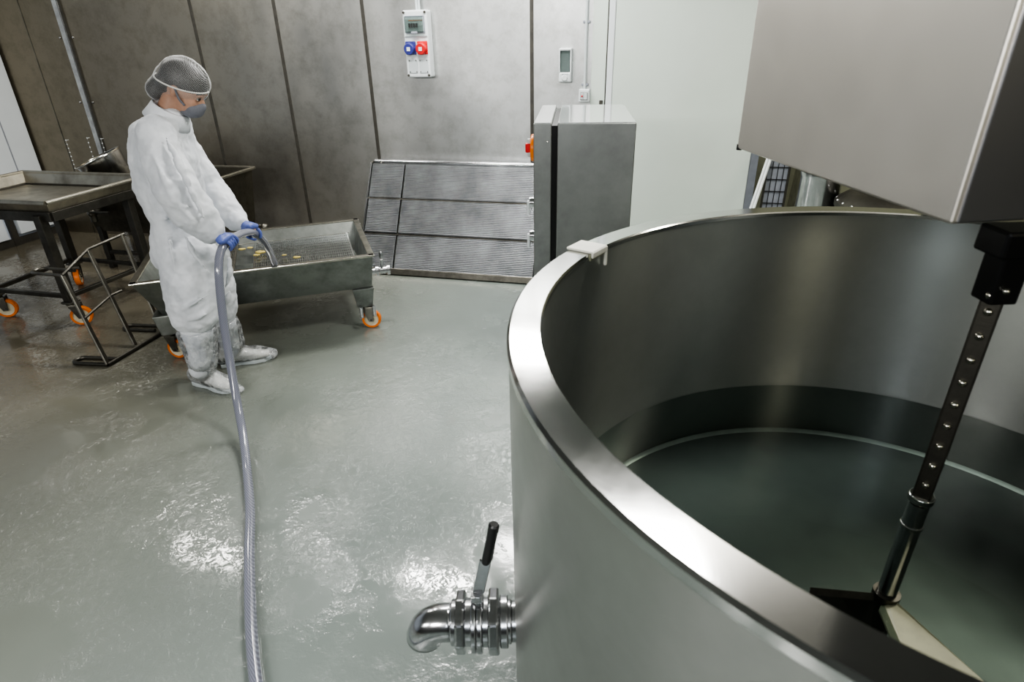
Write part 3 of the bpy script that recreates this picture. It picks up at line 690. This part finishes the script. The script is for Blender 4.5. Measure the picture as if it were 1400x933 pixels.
# outlet valve: axis leaves the wall along -x
vz = .320; vy = -.006
def xr(x): return x - VC.x       # world x -> local
A_ = lambda x, y=1.106, z=vz: Vector((x-VC.x, y-VC.y, z))
def ring(x0, x1, r, hexa=False): return MB().cyl(A_(x0), A_(x1), r, seg=8 if hexa else 40)
V = MB().cyl(A_(.05), A_(-.018), .052, seg=40).cyl(A_(-.018), A_(-.034), .056, .056, 40).build('outlet_valve', M['chrome'], P, smooth=True, bevel=.003)
ring(-.026, -.048, .066).build('pipe_collar', M['chrome'], V, smooth=True, bevel=.004)
ring(-.050, -.078, .084, True).build('union_nut', M['chrome'], V, bevel=.006)
ring(-.076, -.094, .062).build('body_neck', M['chrome'], V, smooth=True, bevel=.003)
ring(-.093, -.107, .078, False).build('flange', M['chrome'], V, smooth=True, bevel=.003)
ring(-.109, -.122, .078, False).build('flange', M['chrome'], V, smooth=True, bevel=.003)
ring(-.120, -.140, .060).build('body_neck', M['chrome'], V, smooth=True, bevel=.003)
ring(-.138, -.163, .080, True).build('union_nut', M['chrome'], V, bevel=.006)
ring(-.160, -.176, .058).build('pipe_collar', M['chrome'], V, smooth=True, bevel=.003)
ec = A_(-.196, 1.106, vz-.055)
pts = [A_(-.170), A_(-.185)] + [ec+Vector((-.055*math.sin(t), 0, .055*math.cos(t))) for t in [PI/2*i/8 for i in range(9)]]
MB().tube(pts, [.049]*(len(pts)), 32).build('elbow', M['chrome'], V, smooth='all')
hb = A_(-.104, 1.10, vz+.07)
MB().cyl(hb-Vector((0, 0, .03)), hb+Vector((0, 0, .035)), .017, seg=20).box(hb+Vector((0, 0, .035)), (.030, .034, .022)).build('lever_hub', M['chrome'], V, bevel=.003, smooth=True)
h1 = A_(-.100, 1.10, .435); h2 = A_(-.077, 1.10, .548); h3 = A_(-.072, 1.10, .556); h4 = A_(-.052, 1.10, .664)
lv = MB().bar(h1, h2, .030, .008, up=(0, 1, 0)).build('lever', M['chrome'], V, bevel=.003)
MB().tube([h1.lerp(h4, .45), h3, h3.lerp(h4, .5), h4-(h4-h3)*.04, h4], [.010, .0135, .0125, .0135, .010], 20).build('grip', M['black'], lv, smooth=True)
# water
o = MB().lathe([(RI_-.004, 0), (0, 0)], 128).build('water', M['water'], smooth='all'); o.location = VC+Vector((0, 0, ZWt))
tag(o, 'shallow dark clear water lying in the bottom of the vat', 'water', kind='stuff')
# ivory clip over rim
cpx = Z(793, 338, ZR); ca = math.atan2(cpx.y-VC.y, cpx.x-VC.x)
P = thing('rim_clip', 'small ivory plastic clip hooked over the vat rim', 'clip', VC+Vector((math.cos(ca), math.sin(ca), 0))*((RO_+RI_)/2)+Vector((0, 0, ZR)), ca)
MB().bx(-.047, .040, -.042, .042, .0005, .008).build('clip_top', M['clip'], P, bevel=.003)
MB().bx(-.049, -.041, -.042, .042, -.012, .006).bx(-.049, -.040, -.045, -.035, -.055, .004).build('clip_tongue', M['clip'], P, bevel=.003)
MB().bx(-.0405, -.036, -.040, .042, -.02, -.001).build('clip_pad', M['olive'], P)

# ------------------------------------------------------------------ OVERHEAD MIXER
zm = 1.40
c0 = Z(1299, 308, zm); c1 = Z(1007, 203, zm); dv = (c1-c0); yawM = math.atan2(dv.y, dv.x)-PI/2; MD = dv.length; MW = .72
P = thing('overhead_mixer', 'large square stainless steel mixer housing hanging over the vat with stirring shaft', 'mixer', (c0.x, c0.y, zm), yawM)
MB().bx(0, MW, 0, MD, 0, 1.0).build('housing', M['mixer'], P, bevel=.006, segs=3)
MB().bx(.010, MW-.008, -.004, .004, .004, .992).build('front_panel', M['mixfront'], P, bevel=.002)  # added thin sheet that paints the housing front darker, as shaded
MB().bx(.2, MW-.2, .2, MD-.2, 1.0, CEIL-zm-.001).build('mounting_column', M['dark_steel'], P)
MB().cyl((.006, MD-.004, -.004), (.006, MD-.004, .012), .008, seg=12).build('corner_plug', M['black'], P)
sp = Z(1200, 858, .36)*.5 + Z(1372, 350, 1.33)*.5; sx, sy = sp.x, sp.y
def S_(z, dx=0, dy=0): return Vector((sx+dx, sy+dy, z))
MB().bar(S_(1.335), S_(1.385), .085, .075).build('coupling_block', M['black'], P, world=P, bevel=.006)
cp = MB().bar(S_(1.245), S_(1.34), .052, .052).build('coupling_sleeve', M['black'], P, world=P, bevel=.005)
vdir = (Vector((0, 0, 0))-Vector((sx, sy, 0))).normalized()
for dx, dz in ((-.006, 1.262), (.014, 1.275)):
    sd = Vector((-vdir.y, vdir.x, 0)); MB().sph(S_(dz)+vdir*.027+sd*dx, .007, 2).build('coupling_bolt', M['cartrim'], cp, world=P, smooth='all')
sh = MB().cyl(S_(.26), S_(.76), .021, seg=32).build('shaft', M['chrome'], P, world=P, smooth=True)
ang_ = math.atan2(vdir.y, vdir.x)
Rs = Matrix.Rotation(ang_, 3, 'Z')
MB().box(S_(1.01), (.036, .036, .50), Rs).build('square_tube', M['dark_steel'], sh, world=P, bevel=.004)
for i in range(9):
    z_ = .82+i*.051; MB().sph(S_(z_)+vdir*.0175, .0085, 2).build('tube_bolt', M['cartrim'], sh, world=P, smooth='all')
MB().cyl(S_(.765), S_(.782), .026).build('shaft_collar', M['rim'], sh, world=P, smooth=True, bevel=.003)
MB().cyl(S_(.690), S_(.700), .0235).build('shaft_collar', M['rim'], sh, world=P, smooth=True, bevel=.002)
# paddle blade: two sloping plates meeting at the shaft
zbld = .475
pL, pM, pR = Z(1108, 803, zbld), Z(1196, 811, zbld), Z(1347, 933, zbld)
pM2 = Z(1225, 822, zbld)
dwn = Vector((-.05, -.10, -.095))
MB().poly([pL, pM, pM+dwn, pL+dwn], .006, Vector((0, 0, -1))).build('paddle_blade', M['dark_steel'], P, world=P, bevel=.001)
MB().poly([pM2, pR, pR+Vector((-.16, -.06, -.02)), S_(.455)+Vector((-.03, -.03, 0)), S_(.47)], .006, Vector((0, 0, -1))).build('paddle_blade', M['blade'], P, world=P, bevel=.001)
MB().cyl(S_(.262), S_(.48), .030).build('paddle_hub', M['dark_steel'], P, world=P, smooth=True)

P = thing('storage_tank', 'dark painted storage tank standing on legs to the right of the vat', 'tank', (2.95, -.78, 0))  # unseen body added so the mixer front and rim end mirror dark
MB().lathe([(0, .10), (.60, .10), (.64, .16), (.64, 1.95), (.55, 2.12), (0, 2.20)], 64).build('tank_body', M['tankd'], P, smooth=True)
for i in range(3): MB().cyl((.45*math.cos(i*2.1), .45*math.sin(i*2.1), 0), (.45*math.cos(i*2.1), .45*math.sin(i*2.1), .13), .035).build('leg', M['tankd'], P, smooth=True)
# ------------------------------------------------------------------ HOSE
HP = [(-.35, .35, .021), (-.62, .85, .021)]
for (px, py) in ((350, 933), (343, 850), (341, 760), (342, 700), (338, 645)): q = Z(px, py, .021); HP.append(q)
for (px, py, y) in ((333, 600, 2.33), (326, 560, 2.46), (317, 510, 2.55), (307, 450, 2.62), (301, 400, 2.66), (299, 368, 2.69), (301, 347, 2.73), (308, 333, 2.78), (320, 325, 2.87), (333, 319, 2.99), (346, 318, 3.10), (358, 327, 3.22), (368, 343, 3.36), (376, 362, 3.52)):
    HP.append(W(px, py, y))
path = smoothpath(HP, 8)
for p in path: p.z = max(p.z, .0195)
P = thing('water_hose', 'long grey translucent braided hose running over the floor into the worker\'s hands', 'hose', (HP[2].x, HP[2].y, 0))
MB().tube(path, .0195, 18).build('hose_tube', M['hose'], P, world=P, smooth='all')
HPv = [Vector(p) for p in HP]

# ------------------------------------------------------------------ PERSON
PO = Vector((-1.62, 3.0, 0))
f_ = Vector((math.cos(math.radians(-33)), 0, math.sin(math.radians(-33)))); u_ = Vector((-f_.z, 0, f_.x)); y_ = Vector((0, 1, 0))
RH = Matrix((f_, y_, u_)).transposed()
Hc = W(251, 119, 3.0)
def HF(a, b, c): return Hc + f_*a + y_*b + u_*c
rh = W(311, 333, 2.79); lh = W(345, 319, 3.10)          # hand centres on the hose
rw = W(299, 324, 2.80) + Vector((0, 0, .02)); lw_ = W(334, 311, 3.12) + Vector((0, 0, .01))
shR = W(213, 186, 2.82); shL = W(236, 184, 3.18); elR = W(244, 262, 2.74); elL = W(286, 255, 3.27)
mb = MB()
mb.sph(HF(0, 0, .015), (.094, .074, .092), 3, RH); mb.sph(HF(.035, 0, -.035), (.062, .060, .075), 3, RH)
mb.sph(HF(.055, 0, -.085), (.036, .036, .026), 2, RH); mb.sph(HF(.092, 0, -.030), (.018, .010, .026), 2, RH); mb.sph(HF(.104, 0, -.046), (.012, .012, .011), 2, RH)
for sy in (-1, 1):
    mb.sph(HF(.080, sy*.030, .012), (.018, .020, .008), 2, RH); mb.sph(HF(.066, sy*.036, -.030), (.022, .018, .018), 2, RH)
    mb.sph(HF(-.005, sy*.074, -.018), (.018, .009, .030), 2, RH)
mb.sph(HF(.084, 0, -.068), (.014, .020, .008), 2, RH)
mb.chain([(HF(-.02, 0, -.05), .052), (W(231, 156, 3.0), .058), (W(224, 178, 3.0), .07)], 6)
mb.chain([(W(224, 185, 3.0), (.08, .13, .08)), (W(232, 240, 3.0), (.09, .13, .10)), (W(250, 318, 3.0), (.10, .14, .10))], 6)
for (a, b, c, e) in ((shR, elR, rw, rh), (shL, elL, lw_, lh)): mb.chain([(a, .05), (b, .038), (c, .026), (e+Vector((0, 0, .02)), .024)], 8)
for sd, pts in ((0, [(252, 335, 2.90), (262, 405, 2.87), (270, 470, 2.845), (272, 500, 2.84)]), (1, [(268, 335, 3.10), (290, 405, 3.13), (304, 450, 3.16), (311, 468, 3.17)])):
    mb.chain([(W(*p), r_) for p, r_ in zip(pts, (.085, .062, .036, .028))], 8)
body = mb.build('person', M['skin']); remesh(body, .008, 3)
body.data.transform(Matrix.Translation(-PO)); body.location = PO
tag(body, 'person in white coverall, hairnet and grey mask standing and rinsing the cart with a hose', 'person')
def pc(mb, name, mat, **k):
    mb.bm.transform(Matrix.Translation(-PO)); o = mb.build(name, mat, body, **k); return o
for sy in (-1, 1):
    e = pc(MB().sph(HF(.085, sy*.033, -.006), (.006, .010, .005), 2, RH), 'eye', M['sole'], smooth='all')
    pc(MB().sph(HF(.0905, sy*.034, -.008), (.004, .007, .005), 2, RH), 'iris', M['hair'], smooth='all').parent = e
    pc(MB().tube([HF(.086, sy*.018, .016), HF(.089, sy*.034, .021), HF(.078, sy*.052, .014)], [.002, .0035, .002], 8), 'eyebrow', M['hair'], smooth='all')
    pc(MB().tube([HF(.090, sy*.022, -.001), HF(.094, sy*.034, .001), HF(.084, sy*.048, -.004)], [.0015, .003, .0015], 6), 'eyelashes', M['hair'], smooth='all')
# hair, net
mb = MB(); mb.sph(HF(-.008, 0, .034), (.104, .082, .084), 3, RH); mb.sph(HF(-.06, 0, -.01), (.055, .066, .06), 3, RH)
mb.chain([(HF(-.075, 0, -.01), .045), (W(214, 123, 3.0), .045)], 4); hair = pc(mb, 'hair', M['hair']); remesh(hair, .008, 3)
# trim hair from face: handled by net edge; hairline ring
mb = MB(); mb.sph(HF(-.006, 0, .032), (.112, .092, .098), 3, RH); mb.sph(HF(-.055, 0, .0), (.075, .080, .072), 3, RH)
mb.chain([(HF(-.06, 0, .0), .065), (W(217, 122, 3.0), (.055, .062, .055))], 5)
net = pc(mb, 'hairnet', M['net']); remesh(net, .007, 4, .5, [('CLOUDS', .03, .008)])
band = []
for t in [2*PI*i/40 for i in range(40)]:
    band.append(HF(-.012+.112*math.cos(t), .090*math.sin(t), .012+.022*math.cos(t) - .012*abs(math.sin(t))))
pc(MB().tube(band, .0035, 8, closed=True), 'hairnet_band', M['sole'], smooth='all')
# mask
mb = MB(); mb.sph(HF(.070, 0, -.062), (.046, .050, .044), 3, RH); mb.sph(HF(.098, 0, -.042), (.022, .022, .026), 2, RH); mb.sph(HF(.055, 0, -.090), (.040, .044, .024), 3, RH)
mk = pc(mb, 'face_mask', M['mask']); remesh(mk, .006, 4)
for sy in (-1, 1): pc(MB().tube(smoothpath([HF(.05, sy*.058, -.055), HF(.025, sy*.074, -.035), HF(.0, sy*.082, .0)]), .005, 8), 'ear_loop', M['mask'], smooth='all').parent = mk
# coverall
mb = MB()
mb.chain([(W(231, 158, 3.0), (.075, .085, .05)), (W(222, 182, 3.0), (.120, .185, .075)), (W(224, 212, 3.0), (.135, .20, .09)), (W(232, 250, 3.0), (.140, .195, .09)),
          (W(240, 282, 3.0), (.125, .185, .07)), (W(246, 297, 3.0), (.112, .175, .04)), (W(251, 315, 3.0), (.138, .195, .06)), (W(256, 345, 3.0), (.15, .205, .10))], 7, 3)
# near leg, far leg
mb.chain([(W(258, 350, 2.90), (.148, .13, .12)), (W(262, 385, 2.87), (.142, .13, .12)), (W(265, 415, 2.85), (.132, .12, .10)), (W(267, 435, 2.85), (.118, .11, .05)), (W(268, 446, 2.85), (.085, .085, .02))], 7, 3)
mb.chain([(W(275, 350, 3.10), (.14, .13, .12)), (W(288, 385, 3.13), (.12, .12, .11)), (W(294, 410, 3.14), (.115, .11, .09)), (W(299, 428, 3.15), (.10, .10, .05)), (W(302, 440, 3.15), (.075, .075, .02))], 7, 3)
# arms, baggy
mb.chain([(shR, (.085, .075, .09)), (W(226, 225, 2.78), .088), (elR, .092), (W(262, 290, 2.76), .095), (W(285, 312, 2.79), (.075, .065, .07)), (rw+Vector((-.012, 0, .012)), (.045, .045, .045))], 8, 3)
mb.chain([(shL, (.085, .075, .09)), (W(262, 220, 3.24), .080), (elL, .080), (W(308, 285, 3.21), .078), (W(322, 300, 3.17), .062), (lw_+Vector((-.010, 0, .012)), .042)], 8, 3)
# folds
def fold(pts, r): mb.chain([(W(*p), rr_) for p, rr_ in zip(pts, [r*.4]+[r]*(len(pts)-2)+[r*.4])], 10, 1)
fold([(206, 205, 2.72), (222, 240, 2.66), (240, 275, 2.655), (262, 300, 2.67)], .016)
fold([(228, 190, 2.735), (246, 225, 2.68), (262, 262, 2.665), (280, 300, 2.69)], .016)
fold([(218, 268, 2.66), (240, 282, 2.655), (256, 283, 2.66)], .013)
fold([(212, 300, 2.84), (236, 300, 2.80), (262, 298, 2.80), (285, 300, 2.83)], .012)
fold([(228, 310, 2.80), (238, 360, 2.76), (243, 410, 2.75)], .012)
fold([(252, 320, 2.79), (266, 350, 2.755), (292, 380, 2.78)], .012)
fold([(246, 425, 2.735), (265, 415, 2.73), (290, 400, 2.76)], .014)
fold([(242, 440, 2.75), (262, 436, 2.735), (288, 428, 2.76)], .012)
fold([(222, 165, 2.88), (238, 180, 2.84), (255, 215, 2.84)], .012)
fold([(313, 352, 3.0), (315, 372, 3.0), (309, 392, 3.0)], .022)
fold([(314, 398, 3.02), (312, 410, 3.02), (306, 420, 3.02)], .02)
cov = pc(mb, 'coverall', M['cover']); remesh(cov, .0075, 3, .5, [('CLOUDS', .11, .030), ('CLOUDS', .04, .012)])
# collar
cc = W(232, 154, 3.0); cax = (HF(-.02, 0, -.05)-W(226, 175, 3.0)).normalized(); Rc = cax.to_track_quat('Z', 'Y').to_matrix().to_4x4()
pc(MB().lathe([(.100, -.045), (.088, -.01), (.080, .022), (.076, .024), (.078, -.01)], 40, Matrix.Translation(cc) @ Rc @ Matrix.Diagonal((1.0, 1.0, 1, 1))), 'collar', M['cover'], smooth='all', solid=.004)
zp = [W(247, 165, 2.98)+Vector((.012, 0, 0)), W(262, 205, 2.98)+Vector((.01, 0, 0))]
# gloves: palm + five curled fingers around the hose
def glove(hc, hosedir, wrist, name):
    hd = hosedir.normalized(); up = Vector((0, 0, 1)); side = hd.cross(up).normalized()      # side: across the hose
    upv = side.cross(hd).normalized(); mb = MB(); R_ = .030
    if side.y > 0: side = -side                                                          # side now points to the viewer's side
    mb.chain([(wrist, (.030, .030, .030)), (hc+upv*.034-hd*.028, (.026, .034, .020)), (hc+upv*.036+hd*.004, (.032, .036, .017))], 6, 2)
    for i, (o_, ln) in enumerate(((.034, .85), (.013, 1.0), (-.008, .95), (-.028, .78))):
        pts = []
        for t in range(7):
            a = math.radians(78 - t*30*ln); pts.append((hc + hd*(o_+.002*t) + side*math.cos(a)*R_ + upv*math.sin(a)*R_, .0098 - .0004*t))
        mb.chain(pts, 3, 1)
    pts = []
    for t in range(5):
        a = math.radians(110 + t*26); pts.append((hc + hd*(.020+.006*t) + side*math.cos(a)*R_ + upv*math.sin(a)*R_, .0115-.0005*t))
    mb.chain(pts, 3, 1)
    mb.chain([(wrist-(hc-wrist)*.35, .034), (wrist, .031)], 3, 2)
    o = pc(mb, name, M['glove']); remesh(o, .0034, 2); return o
glove(rh, W(320, 325, 2.87)-W(301, 347, 2.73), rw, 'glove')
glove(lh, W(358, 327, 3.22)-W(333, 319, 2.99), lw_, 'glove')
# shoes
def shoe(toe, heel, name):
    toe = Vector(toe); heel = Vector(heel); d_ = (toe-heel); L_ = d_.length; d_.normalize(); s_ = Vector((-d_.y, d_.x, 0)); Rz = Matrix((d_, s_, Vector((0, 0, 1)))).transposed()
    def Q(a, b, c): return heel + d_*a*L_ + s_*b + Vector((0, 0, c))
    mb = MB(); mb.chain([(Q(.14, 0, .060), (.040, .036, .040)), (Q(.45, 0, .058), (.045, .040, .040)), (Q(.70, 0, .045), (.045, .044, .028)), (Q(.88, 0, .040), (.034, .036, .022))], 6, 2)
    mb.chain([(Q(.16, 0, .07), .040), (Q(.20, 0, .13), .042)], 4, 2)
    o = pc(mb, name, M['sole']); remesh(o, .006, 3)
    prof = [(-.0, .0), (.02, .032), (.15, .036), (.4, .030), (.65, .044), (.85, .040), (.97, .020), (1.0, 0)]
    pts = [Q(a, b, 0) for a, b in prof] + [Q(a, -b, 0) for a, b in prof[1:-1][::-1]]
    so = pc(MB().poly(pts, .026, (0, 0, 1)), 'sole', M['pvc2'], bevel=.005); so.parent = o
    for k in range(5):
        a = .36+k*.075; zz = .108-.012*k
        l = pc(MB().tube([Q(a, -.030, zz-.02), Q(a+.02, 0, zz), Q(a+.04, .030, zz-.02)], .0032, 6), 'lace', M['lace'], smooth='all'); l.parent = o
    # clear overshoe
    mb = MB(); mb.chain([(Q(.10, 0, .060), (.055, .048, .056)), (Q(.45, 0, .060), (.060, .052, .056)), (Q(.75, 0, .048), (.058, .054, .044)), (Q(1.02, 0, .032), (.035, .045, .028))], 6, 2)
    return mb
t1_ = Z(320, 537, 0); h1_ = Z(262, 522, 0); dirn = (t1_-h1_).normalized(); 
near = shoe(t1_, t1_-dirn*.285, 'shoe')
t2_ = Z(372, 490, 0); h2_ = Z(300, 502, 0); dir2 = (t2_-h2_).normalized(); far = shoe(t2_, t2_-dir2*.285, 'shoe')
# boot covers
a0 = t1_-dirn*.285+dirn*.075; a2 = t2_-dir2*.285+dir2*.075
near.chain([(a0+Vector((0, 0, .08)), .066), (W(277, 492, 2.84), (.078, .075, .06)), (W(271, 468, 2.85), (.098, .09, .05)), (W(269, 452, 2.85), (.104, .095, .03))], 8, 2)
near.sph(t1_+dirn*.035+Vector((0, .01, .022)), (.035, .03, .022), 2)
o = pc(near, 'boot_cover', M['plastic']); remesh(o, .009, 3, .5, [('CLOUDS', .07, .016)])
far.chain([(a2+Vector((0, 0, .08)), .066), (W(316, 470, 3.17), (.078, .072, .06)), (W(308, 450, 3.16), (.092, .085, .05)), (W(303, 440, 3.15), (.098, .09, .03))], 8, 2)
o = pc(far, 'boot_cover', M['plastic']); remesh(o, .009, 3, .5, [('CLOUDS', .07, .016)])
# trouser legs inside the clear covers
mb = MB(); mb.chain([(W(268, 446, 2.85), .085), (W(274, 480, 2.84), .062), (W(272, 505, 2.84), .052), (a0+Vector((0, 0, .09)), .050)], 8, 2); o = pc(mb, 'trouser_leg', M['cover']); remesh(o, .009, 3)
mb = MB(); mb.chain([(W(302, 438, 3.15), .078), (W(312, 462, 3.17), .060), (a2+Vector((0, 0, .09)), .050)], 8, 2); o = pc(mb, 'trouser_leg', M['cover']); remesh(o, .009, 3)

# ------------------------------------------------------------------ LIGHTS
def area(s, n, z, sx_, sy_, e, col=(1, .98, .94), rot=None, name='ceiling_lamp'):
    l = bpy.data.lights.new(name, 'AREA'); l.shape = 'RECTANGLE'; l.size = sx_; l.size_y = sy_; l.energy = e; l.color = col
    o = bpy.data.objects.new(name, l); COL.objects.link(o); o.location = RM(s, n, z); o.rotation_euler = rot or (0, 0, YAW); return o
zl = CEIL-.03
area(-4.15, 3.70, zl, .75, .22, 26, (1, .97, .90))
area(-3.10, 3.78, zl, .55, .22, 22)
area(-1.72, 3.85, zl, .75, .22, 42)
area(.15, 2.35, zl, 1.0, .34, 60)
area(-1.05, 4.40, zl, .55, .3, 32)
area(2.0, 2.9, zl, 1.0, .2, 34, (1, .95, .80))
tilt = lambda a, b=0: (Matrix.Rotation(YAW, 4, 'Z') @ Matrix.Rotation(math.radians(a), 4, 'X')).to_euler()
area(3.15, -1.9, 2.55, .35, .5, 23, (1, .93, .70), rot=tilt(62), name='rear_lamp')
area(.42, -2.3, 2.4, .22, .7, 17, (.86, .93, 1), rot=tilt(62), name='rear_lamp')
area(-3.2, -1.6, 2.3, 1.25, .25, 48, rot=tilt(40))
area(-1.2, -1.6, 2.3, 1.25, .25, 62, rot=tilt(40))
w = bpy.data.worlds.new('World'); bpy.context.scene.world = w; w.use_nodes = True; w.node_tree.nodes['Background'].inputs[0].default_value = (.05, .05, .05, 1)

# ------------------------------------------------------------------ CAMERA
cam = bpy.data.cameras.new('Camera'); co = bpy.data.objects.new('Camera', cam); COL.objects.link(co)
cam.sensor_width = 36; cam.sensor_fit = 'HORIZONTAL'; cam.lens = 36*F/1400; cam.clip_start = .02
Mx = Matrix((cr, -cd, -cf)).transposed().to_4x4(); co.matrix_world = Matrix.Translation(EYE) @ Mx
cam.dof.use_dof = True; cam.dof.focus_distance = 3.4; cam.dof.aperture_fstop = 4.5
sc_ = bpy.context.scene; sc_.camera = co
sc_.view_settings.view_transform = 'AgX'; sc_.view_settings.look = 'AgX - Medium High Contrast'; sc_.view_settings.exposure = .25
sc_.cycles.use_denoising = True
sc_.cycles.transparent_max_bounces = 16
